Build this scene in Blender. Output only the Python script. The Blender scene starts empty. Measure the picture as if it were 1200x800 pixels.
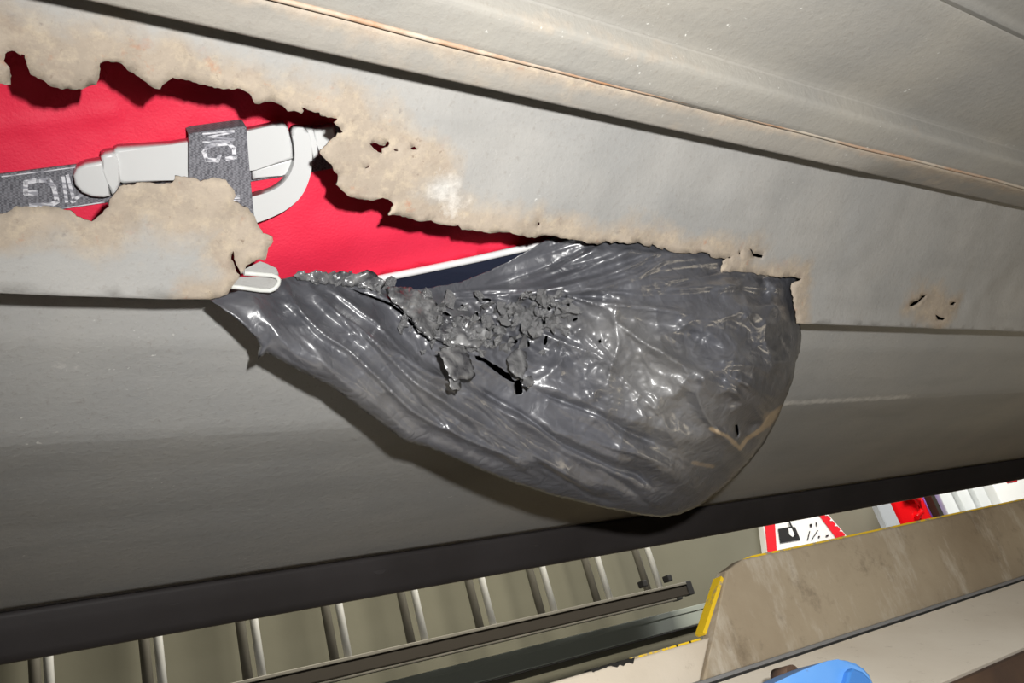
import bpy, bmesh, math, random
import numpy as np
from mathutils import Vector, Matrix, noise
from mathutils.geometry import delaunay_2d_cdt

S = bpy.context.scene
COL = S.collection
random.seed(7)
RNG = np.random.default_rng(11)

# ------------------------------------------------------------------ camera
# world: x along the car, y outwards from under the car to the garage wall, z up
H = 1.55                                   # camera height above the garage floor
F = 1000.0                                 # focal length in pixels of a 1200x800 frame
AX = np.array([1388., 18., F]); AX /= np.linalg.norm(AX)
_zy = -2300.; AZ = np.array([-(18 * _zy + F * F) / 1388., _zy, F]); AZ /= np.linalg.norm(AZ)
AY = np.cross(AZ, AX)
cam_d = bpy.data.cameras.new('camera')
cam_d.sensor_width = 36.0
cam_d.lens = 36.0 * F / 1200.0
cam_d.clip_start = 0.01
cam = bpy.data.objects.new('camera', cam_d)
COL.objects.link(cam)
M = Matrix(((AX[0], -AX[1], -AX[2], 0), (AY[0], -AY[1], -AY[2], 0), (AZ[0], -AZ[1], -AZ[2], H), (0, 0, 0, 1)))
cam.matrix_world = M
S.camera = cam

# ------------------------------------------------------------------ light
S.view_settings.view_transform = 'Standard'
S.view_settings.look = 'None'
S.view_settings.exposure = 0.0
S.view_settings.gamma = 1.0
w = bpy.data.worlds.new('garage_air'); S.world = w
w.use_nodes = True
w.node_tree.nodes['Background'].inputs[0].default_value = (1.0, 0.95, 0.84, 1)
w.node_tree.nodes['Background'].inputs[1].default_value = 0.022


def light(name, kind, loc, energy, color, size=0.1, size_y=None, aim=None):
    d = bpy.data.lights.new(name, kind)
    d.energy = energy; d.color = color
    if kind == 'AREA':
        if size_y:
            d.shape = 'RECTANGLE'; d.size = size; d.size_y = size_y
        else:
            d.shape = 'DISK'; d.size = size
    o = bpy.data.objects.new(name, d); COL.objects.link(o)
    o.location = loc
    if aim is not None:
        o.rotation_euler = (Vector(aim) - Vector(loc)).to_track_quat('-Z', 'Y').to_euler()
    return o


def camvec(x, y, z):                       # a vector given along the camera's right, down and forward axes
    v = np.array([x, y, z])
    return np.array([v @ AX, v @ AY, v @ AZ])


# the camera's own flash, a few centimetres up and right of the lens
fl = camvec(0.036, -0.040, 0.0); fa = fl + camvec(0.70, -0.04, 1.0)
light('camera_flash', 'AREA', (fl[0], fl[1], fl[2] + H), 5.2, (1.0, 0.985, 0.96), 0.013, None,
      (fa[0], fa[1], fa[2] + H))
# fluorescent tubes of the garage between the car and the wall; two added fills follow
light('ceiling_tube_light', 'AREA', (1.6, 1.25, 3.1), 62.0, (1.0, 0.93, 0.78), 1.8, 0.12, (1.6, 2.3, 0.0))
light('warm_fill_light', 'AREA', (1.35, -0.08, 1.28), 1.1, (1.0, 0.86, 0.64), 0.25, 0.25, (1.0, 0.4, 1.8))  # added unseen fill low beside the car, for warm garage light from the right
light('shelf_fill_light', 'AREA', (4.6, 1.5, 3.2), 60.0, (1.0, 0.97, 0.9), 1.6, 0.15, (4.4, 2.5, 1.9))  # added unseen fill that brightens the sign and the goods on the shelf


# ------------------------------------------------------------------ pixel helpers (seen lines turned into places in the world)
def ray(px, py):
    d = np.stack([(np.asarray(px, float) - 600) / F, (np.asarray(py, float) - 400) / F, np.ones_like(np.asarray(px, float))], -1)
    return np.stack([d @ AX, d @ AY, d @ AZ], -1)


def pol(elev, rho):                        # a line along the car given by elevation and distance in the y-z plane
    e = math.radians(elev)
    return (rho * math.cos(e), rho * math.sin(e))


def on_plane_y(px, py, y):
    r = ray(px, py)
    p = r * (y / r[..., 1:2])
    return p


def wz(p):                                 # shift to world height
    q = np.array(p, float).copy(); q[..., 2] += H
    return q


# ------------------------------------------------------------------ object helpers
def link(o, parent=None):
    COL.objects.link(o)
    if parent is not None:
        o.parent = parent
    return o


def empty(name, loc, label, cat, group=None):
    o = bpy.data.objects.new(name, None); COL.objects.link(o)
    o.location = loc; o.empty_display_size = 0.02
    o['label'] = label; o['category'] = cat
    if group: o['group'] = group
    return o


def tag(o, label, cat, group=None):
    o['label'] = label; o['category'] = cat
    if group: o['group'] = group
    return o


def mesh_obj(name, verts, faces, mat, parent=None, smooth=True, attrs=None):
    me = bpy.data.meshes.new(name)
    off = np.array(parent.matrix_world.translation if parent and parent.type == 'EMPTY' else (0, 0, 0)) if parent else np.zeros(3)
    if parent is not None:
        p = parent; off = np.zeros(3)
        while p is not None:
            off = off + np.array(p.location); p = p.parent
    v = np.asarray(verts, float) - off
    me.from_pydata([tuple(a) for a in v], [], [tuple(int(i) for i in f) for f in faces])
    me.update()
    if smooth:
        me.polygons.foreach_set('use_smooth', [True] * len(me.polygons))
    if attrs:
        for k, a in attrs.items():
            at = me.attributes.new(k, 'FLOAT', 'POINT')
            at.data.foreach_set('value', np.asarray(a, np.float32))
    me.materials.append(mat)
    o = bpy.data.objects.new(name, me)
    return link(o, parent)


def bm_obj(name, bm, mat, parent=None, smooth=False, offset=True):
    me = bpy.data.meshes.new(name)
    if parent is not None and offset:
        p = parent; off = Vector((0, 0, 0))
        while p is not None:
            off += p.location; p = p.parent
        bmesh.ops.translate(bm, verts=bm.verts, vec=-off)
    bmesh.ops.recalc_face_normals(bm, faces=bm.faces)
    bm.to_mesh(me); bm.free()
    if smooth:
        me.polygons.foreach_set('use_smooth', [True] * len(me.polygons))
    if smooth:                                               # broad flat faces stay flat beside their rounded rims
        for p in me.polygons:
            if len(p.vertices) > 4: p.use_smooth = False
    me.materials.append(mat)
    o = bpy.data.objects.new(name, me)
    return link(o, parent)


def add_box(bm, lo, hi, bevel=0.0):
    lo = Vector(lo); hi = Vector(hi)
    r = bmesh.ops.create_cube(bm, size=1.0)
    for v in r['verts']:
        v.co = Vector((lo[i] + (v.co[i] + .5) * (hi[i] - lo[i]) for i in range(3)))
    if bevel:
        es = list({e for v in r['verts'] for e in v.link_edges})
        bmesh.ops.bevel(bm, geom=es, offset=bevel, segments=2, affect='EDGES', profile=.6)
    return bm


def add_tube(bm, a, b, r, seg=12, r2=None):
    a = Vector(a); b = Vector(b); d = b - a
    q = d.to_track_quat('Z', 'Y').to_matrix().to_4x4()
    bmesh.ops.create_cone(bm, cap_ends=True, segments=seg, radius1=r, radius2=r if r2 is None else r2,
                          depth=d.length, matrix=Matrix.Translation((a + b) / 2) @ q)
    return bm


def path_tube(bm, pts, r, seg=10):
    pts = [Vector(p) for p in pts]; rings = []
    for i, p in enumerate(pts):
        t = (pts[min(i + 1, len(pts) - 1)] - pts[max(i - 1, 0)]).normalized()
        u = t.cross(Vector((.1, .3, 1))).normalized(); v = t.cross(u)
        rr = r[i] if hasattr(r, '__len__') else r
        rings.append([bm.verts.new(p + u * rr * math.cos(2 * math.pi * k / seg) + v * rr * math.sin(2 * math.pi * k / seg)) for k in range(seg)])
    for i in range(len(rings) - 1):
        for k in range(seg):
            bm.faces.new((rings[i][k], rings[i][(k + 1) % seg], rings[i + 1][(k + 1) % seg], rings[i + 1][k]))
    bm.faces.new(rings[0]); bm.faces.new(rings[-1])
    return bm


def slab(bm, front, back, bevel=0.0, seg=3):
    """a solid between two matching polygons, its front rim rounded"""
    fv = [bm.verts.new(p) for p in front]; bv = [bm.verts.new(p) for p in back]
    f = bm.faces.new(fv); bm.faces.new(list(reversed(bv)))
    n = len(fv)
    for i in range(n):
        bm.faces.new((fv[i], bv[i], bv[(i + 1) % n], fv[(i + 1) % n]))
    if bevel:
        bmesh.ops.bevel(bm, geom=list(f.edges), offset=bevel, segments=seg, affect='EDGES', profile=.5, clamp_overlap=True)
    return bm


# ------------------------------------------------------------------ noise helpers
def worley(p, scale, seed):
    """distance to the nearest and second nearest random point, vectorised"""
    r = np.random.default_rng(seed)
    q = p / scale
    mn = np.floor(q.min(0)).astype(int) - 1; mx = np.floor(q.max(0)).astype(int) + 2
    tab = r.random((mx[0] - mn[0] + 2, mx[1] - mn[1] + 2, 2))
    ij = np.floor(q).astype(int)
    f1 = np.full(len(q), 9.); f2 = np.full(len(q), 9.)
    for dx in (-1, 0, 1):
        for dy in (-1, 0, 1):
            c = ij + np.array([dx, dy])
            t = tab[np.clip(c[:, 0] - mn[0], 0, tab.shape[0] - 1), np.clip(c[:, 1] - mn[1], 0, tab.shape[1] - 1)]
            d = np.linalg.norm(c + t - q, axis=1)
            f2 = np.where(d < f1, f1, np.minimum(f2, d)); f1 = np.minimum(f1, d)
    return f1, f2


def vnoise(p, scale, seed):
    r = np.random.default_rng(seed)
    q = p / scale
    mn = np.floor(q.min(0)).astype(int) - 1; mx = np.floor(q.max(0)).astype(int) + 3
    tab = r.random((mx[0] - mn[0] + 1, mx[1] - mn[1] + 1)) * 2 - 1
    i = np.floor(q).astype(int); f = q - i; f = f * f * (3 - 2 * f); i = i - mn
    a = tab[i[:, 0], i[:, 1]]; b = tab[i[:, 0] + 1, i[:, 1]]; c = tab[i[:, 0], i[:, 1] + 1]; d = tab[i[:, 0] + 1, i[:, 1] + 1]
    return (a * (1 - f[:, 0]) + b * f[:, 0]) * (1 - f[:, 1]) + (c * (1 - f[:, 0]) + d * f[:, 0]) * f[:, 1]


def seg_dist(P, line, closed=False):
    """distance from points to a polyline and the position 0..1 along it"""
    L = np.asarray(line, float)
    if closed: L = np.vstack([L, L[:1]])
    best = np.full(len(P), 1e9); tb = np.zeros(len(P)); n = len(L) - 1
    for k in range(n):
        a = L[k]; d = L[k + 1] - a; l2 = max(d @ d, 1e-12)
        t = np.clip(((P - a) @ d) / l2, 0, 1)
        ds = np.linalg.norm(P - a - t[:, None] * d, axis=1)
        m = ds < best
        best[m] = ds[m]; tb[m] = (k + t[m]) / n
    return best, tb


def inside(P, poly):
    x, y = P[:, 0], P[:, 1]; r = np.zeros(len(P), bool)
    L = np.asarray(poly, float); j = len(L) - 1
    for i in range(len(L)):
        xi, yi = L[i]; xj, yj = L[j]
        if yi != yj:
            r ^= ((yi > y) != (yj > y)) & (x < (xj - xi) * (y - yi) / (yj - yi) + xi)
        j = i
    return r


def sstep(a, b, x):
    t = np.clip((x - a) / (b - a), 0, 1)
    return t * t * (3 - 2 * t)


def rough_line(pts, amp, step, closed=False, rng=RNG):
    """splits a traced line into short steps and makes it ragged"""
    L = [np.array(p, float) for p in pts]
    if closed: L.append(L[0])
    out = []
    for a, b in zip(L[:-1], L[1:]):
        n = max(1, int(np.linalg.norm(b - a) / step))
        out.append(a)
        d = b - a; nn = np.array([-d[1], d[0]]) / (np.linalg.norm(d) + 1e-9)
        for k in range(1, n):
            out.append(a + d * k / n + nn * rng.uniform(-amp, amp))
    if not closed: out.append(L[-1])
    return np.array(out)


def cdt(outer, holes, step, extra=None, margin=.55):
    """triangles filling an outline (holes left open), with a jittered grid inside"""
    outer = np.asarray(outer, float)
    pts = [outer] + [np.asarray(h, float) for h in holes]
    edges = []; n = 0
    for p in pts:
        m = len(p); edges += [(n + i, n + (i + 1) % m) for i in range(m)]; n += m
    if extra is None:
        lo = outer.min(0); hi = outer.max(0)
        gx, gy = np.meshgrid(np.arange(lo[0], hi[0], step), np.arange(lo[1], hi[1], step * .87))
        gx = gx + (np.arange(gx.shape[0]) % 2)[:, None] * step / 2
        G = np.stack([gx.ravel(), gy.ravel()], 1)
    else:
        G = extra
    G = G[inside(G, outer)]
    for h in holes: G = G[~inside(G, h)]
    d = np.full(len(G), 1e9)
    for p in pts: d = np.minimum(d, seg_dist(G, p, True)[0])
    G = G[d > step * margin] if np.isscalar(step) else G
    allp = np.vstack(pts + [G])
    vs, es, fs, *_ = delaunay_2d_cdt([Vector(p) for p in allp], edges, [], 0, 1e-7)
    V = np.array([tuple(v) for v in vs]); Fc = np.array([tuple(f) for f in fs])
    c = V[Fc].mean(1)
    k = inside(c, outer)
    for h in holes: k &= ~inside(c, h)
    a = V[Fc]
    area = (a[:, 1, 0] - a[:, 0, 0]) * (a[:, 2, 1] - a[:, 0, 1]) - (a[:, 1, 1] - a[:, 0, 1]) * (a[:, 2, 0] - a[:, 0, 0])
    Fc = Fc[k & (np.abs(area) > 1e-12)]
    used = np.unique(Fc); mp = np.full(len(V), -1); mp[used] = np.arange(len(used))
    return V[used], mp[Fc]


# ------------------------------------------------------------------ materials
def mat(name, base=(.5, .5, .5), rough=.6, metal=0.0, spec=.5):
    m = bpy.data.materials.new(name); m.use_nodes = True
    b = m.node_tree.nodes['Principled BSDF']
    b.inputs['Base Color'].default_value = (*base, 1); b.inputs['Roughness'].default_value = rough
    b.inputs['Metallic'].default_value = metal; b.inputs['Specular IOR Level'].default_value = spec
    return m


class NT:
    def __init__(s, m):
        s.m = m; s.t = m.node_tree; s.n = s.t.nodes; s.l = s.t.links; s.b = s.n['Principled BSDF']
        s.co = s.n.new('ShaderNodeTexCoord').outputs['Object']
    def noise(s, scale, detail=4, rough=.55, stretch=None, dist=0.0):
        t = s.n.new('ShaderNodeTexNoise'); t.inputs['Scale'].default_value = scale
        t.inputs['Detail'].default_value = detail; t.inputs['Roughness'].default_value = rough
        t.inputs['Distortion'].default_value = dist
        co = s.co
        if stretch:
            mp = s.n.new('ShaderNodeMapping'); mp.inputs['Scale'].default_value = stretch
            s.l.new(s.co, mp.inputs[0]); co = mp.outputs[0]
        s.l.new(co, t.inputs['Vector']); return t.outputs['Fac']
    def vor(s, scale, feature='F1'):
        t = s.n.new('ShaderNodeTexVoronoi'); t.inputs['Scale'].default_value = scale; t.feature = feature
        s.l.new(s.co, t.inputs['Vector']); return t.outputs['Distance']
    def attr(s, name):
        t = s.n.new('ShaderNodeAttribute'); t.attribute_name = name; return t.outputs['Fac']
    def val(s, x, sock):
        if isinstance(x, (int, float)): sock.default_value = x
        else: s.l.new(x, sock)
    def math(s, op, a, b=0.0, c=None, clamp=False):
        t = s.n.new('ShaderNodeMath'); t.operation = op; t.use_clamp = clamp
        s.val(a, t.inputs[0]); s.val(b, t.inputs[1])
        if c is not None: s.val(c, t.inputs[2])
        return t.outputs[0]
    def ramp(s, x, lo, hi, a=0.0, b=1.0):
        t = s.n.new('ShaderNodeMapRange'); t.clamp = True
        s.l.new(x, t.inputs[0]); t.inputs[1].default_value = lo; t.inputs[2].default_value = hi
        t.inputs[3].default_value = a; t.inputs[4].default_value = b
        return t.outputs[0]
    def mix(s, f, a, b):
        t = s.n.new('ShaderNodeMix'); t.data_type = 'RGBA'
        s.val(f, t.inputs[0])
        for x, k in ((a, 6), (b, 7)):
            if isinstance(x, tuple): t.inputs[k].default_value = (*x, 1)
            else: s.l.new(x, t.inputs[k])
        return t.outputs[2]
    def bump(s, h, strength=.3, dist=.001, prev=None):
        t = s.n.new('ShaderNodeBump'); t.inputs['Strength'].default_value = strength
        t.inputs['Distance'].default_value = dist
        s.l.new(h, t.inputs['Height'])
        if prev is not None: s.l.new(prev, t.inputs['Normal'])
        s.l.new(t.outputs[0], s.b.inputs['Normal']); return t.outputs[0]
    def color(s, x): s.l.new(x, s.b.inputs['Base Color'])
    def rough(s, x): s.l.new(x, s.b.inputs['Roughness'])


def paint_material(name, c1, c2, rust_amount, speck=True, tan=(.43, .362, .29), rough=.62):
    """dull underbody paint with streaks and specks; rust where the mesh carries the attribute 'rust'"""
    m = mat(name, c1, rough, 0, .35); t = NT(m)
    big = t.ramp(t.noise(9, 5), .38, .66)
    col = t.mix(big, c1, c2)
    streak = t.ramp(t.noise(30, 5, .6, (.22, 1, 1)), .52, .75, 0, .45)
    col = t.mix(streak, col, tuple(x * .78 for x in c1))
    if speck:
        sp = t.ramp(t.noise(330, 2, .5), .71, .77)
        spz = t.ramp(t.noise(11, 2), .50, .62)
        col = t.mix(t.math('MULTIPLY', t.math('MULTIPLY', sp, spz), .7), col, (.80, .80, .76))
    if rust_amount:
        a = t.attr('rust')
        n = t.noise(60, 6, .65)
        rr = t.ramp(t.math('ADD', a, t.math('MULTIPLY', t.math('SUBTRACT', n, .5), .9)), .32, .72)
        tint = t.mix(t.ramp(t.noise(45, 5, .7), .35, .7), tan, tuple(x * .78 for x in tan))
        tint = t.mix(t.ramp(t.noise(130, 5, .75), .48, .66, 0, .7), tint, (.52, .435, .325))
        tint = t.mix(t.ramp(t.noise(75, 5, .7), .54, .70, 0, .55), tint, (.31, .245, .195))
        tint = t.mix(t.ramp(t.noise(95, 4, .7), .62, .76, 0, .6), tint, (.42, .19, .11))
        tint = t.mix(t.ramp(t.noise(170, 4, .7), .64, .76, 0, .7), tint, (.12, .075, .05))
        col = t.mix(rr, col, tint)
        pale = t.ramp(t.math('ADD', t.attr('pale'), t.math('MULTIPLY', t.math('SUBTRACT', t.noise(120, 5, .7), .5), 1.2)), .5, .9, 0, .75)
        col = t.mix(pale, col, (.72, .70, .66))
        col = t.mix(t.ramp(t.noise(320, 4, .7), .56, .72, 0, .30), col, (.22, .19, .16))
        nb = t.bump(t.noise(160, 6, .7), .45, .0012)
        t.rough(t.ramp(rr, 0, 1, rough, .9))
    else:
        t.bump(t.noise(180, 5, .6), .35, .0008)
    t.color(col)
    return m


PAINT = paint_material('underbody_paint', (.345, .342, .332), (.40, .388, .366), 1)
FLANGE = paint_material('flange_paint', (.29, .275, .25), (.345, .32, .28), 1)
FLOORP = paint_material('floor_pan_paint', (.295, .285, .262), (.35, .33, .29), 1)
SILL = paint_material('sill_paint', (.375, .376, .37), (.42, .414, .396), 1)
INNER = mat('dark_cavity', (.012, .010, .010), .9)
TRIMM = mat('black_trim_plastic', (.030, .026, .026), .6, 0, .4)
t = NT(TRIMM); t.bump(t.noise(60, 4), .25, .001)
t.color(t.mix(t.ramp(t.noise(7, 4), .35, .7), (.062, .055, .055), (.040, .035, .034)))
SEALER = paint_material('seam_sealer', (.46, .38, .29), (.52, .47, .40), 0, False)
t = NT(SEALER); t.color(t.mix(t.ramp(t.noise(26, 5, .7), .42, .66), (.50, .44, .36), (.40, .21, .11)))

RED = mat('red_nylon', (.62, .014, .042), .62, 0, .4); t = NT(RED)
t.color(t.mix(t.ramp(t.noise(14, 4), .3, .7), (.84, .022, .065), (.90, .034, .088)))
nb = t.bump(t.noise(700, 2), .5, .0006); t.bump(t.noise(16, 3), .4, .004, nb)
NAVY = mat('navy_lining', (.022, .027, .050), .5, 0, .5); t = NT(NAVY)
t.bump(t.noise(500, 2), .4, .0005)
PIPING = mat('white_piping', (.82, .82, .82), .35)
WHITE = mat('pale_grey_plastic', (.69, .70, .695), .33, 0, .5); t = NT(WHITE)
t.bump(t.noise(120, 3), .08, .0008)
WEB = mat('grey_webbing', (.16, .16, .18), .8); t = NT(WEB)
wv = t.n.new('ShaderNodeTexChecker'); wv.inputs['Scale'].default_value = 900
t.l.new(t.co, wv.inputs['Vector'])
t.color(t.mix(t.math('MULTIPLY', wv.outputs['Fac'], .6), t.mix(t.ramp(t.noise(420, 2), .4, .6), (.105, .105, .12), (.17, .17, .19)), (.30, .30, .33)))
t.bump(wv.outputs['Fac'], .5, .0006)
THREAD = mat('pale_woven_thread', (.50, .50, .55), .8); t = NT(THREAD)
t.color(t.mix(t.ramp(t.noise(600, 2, .5, (.2, 1, 1)), .42, .55), (.34, .34, .38), (.80, .80, .84)))

BAG = mat('black_bin_bag_film', (.06, .06, .066), .34, 0, .6); t = NT(BAG)
du = t.attr('dust'); tn = t.attr('tan')
n1 = t.noise(70, 6, .7); n2 = t.noise(26, 5, .65)
base = t.mix(t.ramp(n2, .35, .7), (.066, .068, .078), (.112, .114, .128))
dm = t.ramp(t.math('ADD', du, t.math('MULTIPLY', t.math('SUBTRACT', n1, .5), .9)), .15, .95, 0, .75)
base = t.mix(dm, base, (.20, .195, .185))
tm = t.ramp(t.math('ADD', tn, t.math('MULTIPLY', t.math('SUBTRACT', n1, .5), .8)), .35, .8, 0, .8)
base = t.mix(tm, base, (.46, .34, .21))
t.color(base)
t.rough(t.ramp(dm, 0, .7, .40, .60))
t.b.inputs['Specular IOR Level'].default_value = 1.0
t.b.inputs['Coat Weight'].default_value = .8; t.b.inputs['Coat Roughness'].default_value = .25
cr = t.n.new('ShaderNodeTexVoronoi'); cr.feature = 'DISTANCE_TO_EDGE'; cr.inputs['Scale'].default_value = 110
wn = t.n.new('ShaderNodeTexNoise'); wn.inputs['Scale'].default_value = 60; t.l.new(t.co, wn.inputs['Vector'])
wm = t.n.new('ShaderNodeMix'); wm.data_type = 'RGBA'; wm.inputs[0].default_value = .02
t.l.new(t.co, wm.inputs[6]); t.l.new(wn.outputs['Color'], wm.inputs[7]); t.l.new(wm.outputs[2], cr.inputs['Vector'])
nb = t.bump(t.ramp(cr.outputs['Distance'], 0, .25), .22, .0010)
nb = t.bump(t.noise(38, 3, .55, None, .6), .35, .004, nb)
t.bump(t.noise(420, 3, .6), .18, .0005, nb)
FLAKE = mat('torn_bag_film', (.10, .10, .105), .27, 0, 1.0); t = NT(FLAKE)
t.color(t.mix(t.ramp(t.noise(90, 4), .35, .7), (.05, .05, .056), (.27, .27, .27)))
t.bump(t.noise(260, 4), .6, .001)

RAMP = mat('dirty_lift_steel', (.36, .32, .26), .7, 0, .3); t = NT(RAMP)
col = t.mix(t.ramp(t.noise(7, 6, .6), .35, .68), (.38, .315, .225), (.25, .195, .13))
col = t.mix(t.ramp(t.noise(26, 6, .7, (1.3, 1, .5)), .52, .72, 0, .7), col, (.58, .53, .45))
col = t.mix(t.ramp(t.noise(38, 6, .75), .54, .72, 0, .6), col, (.12, .09, .06))
t.color(col); t.bump(t.noise(120, 5), .3, .001)
RAMPL = mat('pale_lift_paint', (.55, .49, .40), .65, 0, .35); t = NT(RAMPL)
col = t.mix(t.ramp(t.noise(8, 5), .35, .7), (.66, .59, .49), (.52, .45, .355))
col = t.mix(t.ramp(t.noise(70, 6, .75), .60, .74, 0, .55), col, (.25, .19, .13))
t.color(col); t.bump(t.noise(150, 4), .25, .0008)
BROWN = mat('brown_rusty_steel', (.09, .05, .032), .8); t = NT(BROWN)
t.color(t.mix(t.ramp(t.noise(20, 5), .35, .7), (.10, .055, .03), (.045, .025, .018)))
YEL = mat('worn_yellow_paint', (.78, .50, .02), .5); t = NT(YEL)
t.color(t.mix(t.ramp(t.noise(55, 5, .7), .55, .62), (.80, .53, .02), (.35, .29, .20)))
BLUE = mat('blue_lift_paint', (.10, .30, .72), .45); t = NT(BLUE)
t.color(t.mix(t.ramp(t.noise(90, 5, .7), .66, .72), t.mix(t.ramp(t.noise(20, 3), .3, .7), (.10, .31, .74), (.16, .38, .80)), (.16, .07, .04)))
BLUED = mat('dark_blue_lift_paint', (.05, .20, .55), .45)
WALL = mat('olive_grey_wall', (.30, .285, .225), .75); t = NT(WALL)
t.color(t.mix(t.ramp(t.noise(1.6, 5), .35, .7), (.185, .180, .135), (.155, .150, .112)))
t.bump(t.noise(30, 4), .2, .002)
CONC = mat('concrete_floor', (.22, .215, .20), .85); t = NT(CONC)
t.color(t.mix(t.ramp(t.noise(3, 6), .3, .7), (.24, .235, .22), (.15, .145, .135)))
ALU = mat('ladder_aluminium', (.84, .85, .84), .4, .1)
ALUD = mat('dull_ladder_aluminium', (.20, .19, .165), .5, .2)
RAILM = mat('dark_ladder_rail', (.045, .038, .03), .5, .3)
DUCT = mat('green_grey_trunking', (.36, .40, .37), .55)
BLACK = mat('black_rubber', (.012, .012, .013), .7)
SIGNW = mat('white_sign_board', (.95, .96, .97), .35)
SIGNR = mat('red_sign_print', (.85, .015, .03), .4)
SIGNK = mat('black_sign_print', (.02, .022, .024), .4)
REDP = mat('glossy_red_plastic', (.80, .006, .010), .2)
PURP = mat('purple_plastic', (.26, .10, .55), .3)
BOXG = mat('blue_grey_card', (.42, .45, .49), .6)
PAPER = mat('pale_grey_paper', (.70, .73, .74), .6)
PAPER2 = mat('shaded_grey_paper', (.40, .42, .43), .6)
WHITEP = mat('white_card', (.90, .91, .90), .5)

# ------------------------------------------------------------------ the garage behind
def setting(name, lo, hi, m):
    bm = bmesh.new(); add_box(bm, lo, hi)
    o = bm_obj(name, bm, m); o['kind'] = 'structure'; return o

YW = 2.62
setting('wall_back', (-3.5, YW, 0), (8.0, YW + .15, 3.6), WALL)
setting('floor', (-3.5, -3.0, -.1), (8.0, YW, 0), CONC)
setting('ceiling', (-3.5, -3.0, 3.6), (8.0, YW + .15, 3.7), WALL)
# ------------------------------------------------------------------ the car
def base_point(px, py, n, d):
    r = ray(px, py)
    return r * (d / (r @ n))[..., None]

P_top = np.array(pol(47.6, .37)); P_bot = np.array(pol(30.7, .40))
pdir = P_bot - P_top; pdir /= np.linalg.norm(pdir)
PN = np.array([0, -pdir[1], pdir[0]])                         # normal pointing away from the camera
PD = PN[1] * P_top[0] + PN[2] * P_top[1]
def ang(p): return math.degrees(math.atan2(p[1], p[0]))
def on_dir(e):                                               # where a line at this elevation meets the panel plane
    c = np.array([math.cos(math.radians(e)), math.sin(math.radians(e))])
    return c * (PD / (PN[1] * c[0] + PN[2] * c[1]))

car = empty('car', (0.6, 0.4, H + .27), 'grey car underside seen from below, its panel rusted through around a jagged hole', 'car')

PROF = [on_dir(50.2), on_dir(36.0), np.array(pol(30.7, .393))]
PS = [0]
for a, b in zip(PROF[:-1], PROF[1:]): PS.append(PS[-1] + np.linalg.norm(b - a))

def panel_to3d(XS):
    X = XS[:, 0]; s = XS[:, 1]
    y = np.interp(s, PS, [p[0] for p in PROF]); z = np.interp(s, PS, [p[1] for p in PROF])
    return np.stack([X, y, z], 1)

def px_to_xs(P):
    r = ray(P[:, 0], P[:, 1]); out = np.zeros((len(P), 2))
    for i, q in enumerate(r):
        c = np.array([q[1], q[2]]); hit = None
        for k in range(len(PROF) - 1):
            a = PROF[k]; b = PROF[k + 1]; e = b - a
            den = c[0] * e[1] - c[1] * e[0]
            if abs(den) < 1e-12: continue
            # c*t = a + e*u
            tt = (a[0] * e[1] - a[1] * e[0]) / den
            u = (a[0] * c[1] - a[1] * c[0]) / den
            if -1e-6 <= u <= 1 + 1e-6 and tt > 0:
                hit = (q[0] * tt, PS[k] + u * np.linalg.norm(e)); break
        if hit is None:
            e0 = math.degrees(math.atan2(c[1], c[0]))
            k = 0 if e0 > 45 else len(PROF) - 1
            p = PROF[k]; tt = np.linalg.norm(p) / np.linalg.norm(c)
            hit = (q[0] * tt, PS[k])
        out[i] = hit
    return out

UP = [(-140, 70), (-80, 88), (-40, 84), (-15, 96), (0, 98), (13, 100), (14, 90), (12, 83), (9, 77), (4, 72), (6, 66), (6, 63), (14, 59), (20, 62), (24, 65), (25, 63), (29, 64), (31, 72), (33, 80), (36, 88), (45, 93), (55, 98), (61, 103), (72, 106), (90, 107), (100, 105), (114, 101), (116, 94), (117, 84), (117, 74), (124, 72), (137, 73), (144, 76), (150, 83), (160, 89), (166, 93), (174, 99), (182, 104), (188, 104.5), (190, 100), (196, 95), (202, 90.5), (215, 93), (230, 97), (245, 101), (260, 103.5), (280, 103), (288, 107), (294, 112), (296, 117), (298, 121), (304, 122), (308, 120), (322, 120), (331, 124), (337, 130), (344, 129), (352, 132), (355, 129), (352, 125), (360, 128), (368, 131), (374, 131), (374, 134), (383, 137), (394, 138), (395, 140), (391, 143), (398, 149), (402, 155), (396, 156), (394, 160), (387, 165), (376, 176), (375, 179), (381, 186), (388, 192), (391, 200), (396, 204), (397, 211), (395, 217), (402, 224), (410, 231), (422, 234), (438, 235), (448, 231), (455, 233), (462, 240), (456, 250), (455, 252), (463, 252), (473, 255), (484, 257), (492, 260), (500, 259), (505, 258), (513, 262), (530, 264), (536, 263), (540, 268), (548, 269), (552, 268), (562, 269), (575, 272), (588, 272), (596, 271), (610, 275), (620, 278), (632, 278), (640, 276), (648, 277), (660, 279), (680, 282), (692, 286), (702, 288), (706, 286), (711, 283), (718, 286), (724, 284), (735, 286), (742, 285), (750, 285), (757, 289), (764, 291), (766, 287), (772, 291), (777, 293), (779, 290), (784, 294), (790, 296), (800, 296), (808, 296), (815, 297), (823, 295), (831, 297), (833, 301), (842, 302), (848, 303), (852, 303), (847, 306), (846, 312), (845, 319), (855, 319), (863, 318), (880, 319), (888, 322), (900, 322), (912, 324), (925, 325), (939, 326), (930, 333), (929, 345), (931, 355), (933, 367), (934, 374)]
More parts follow.
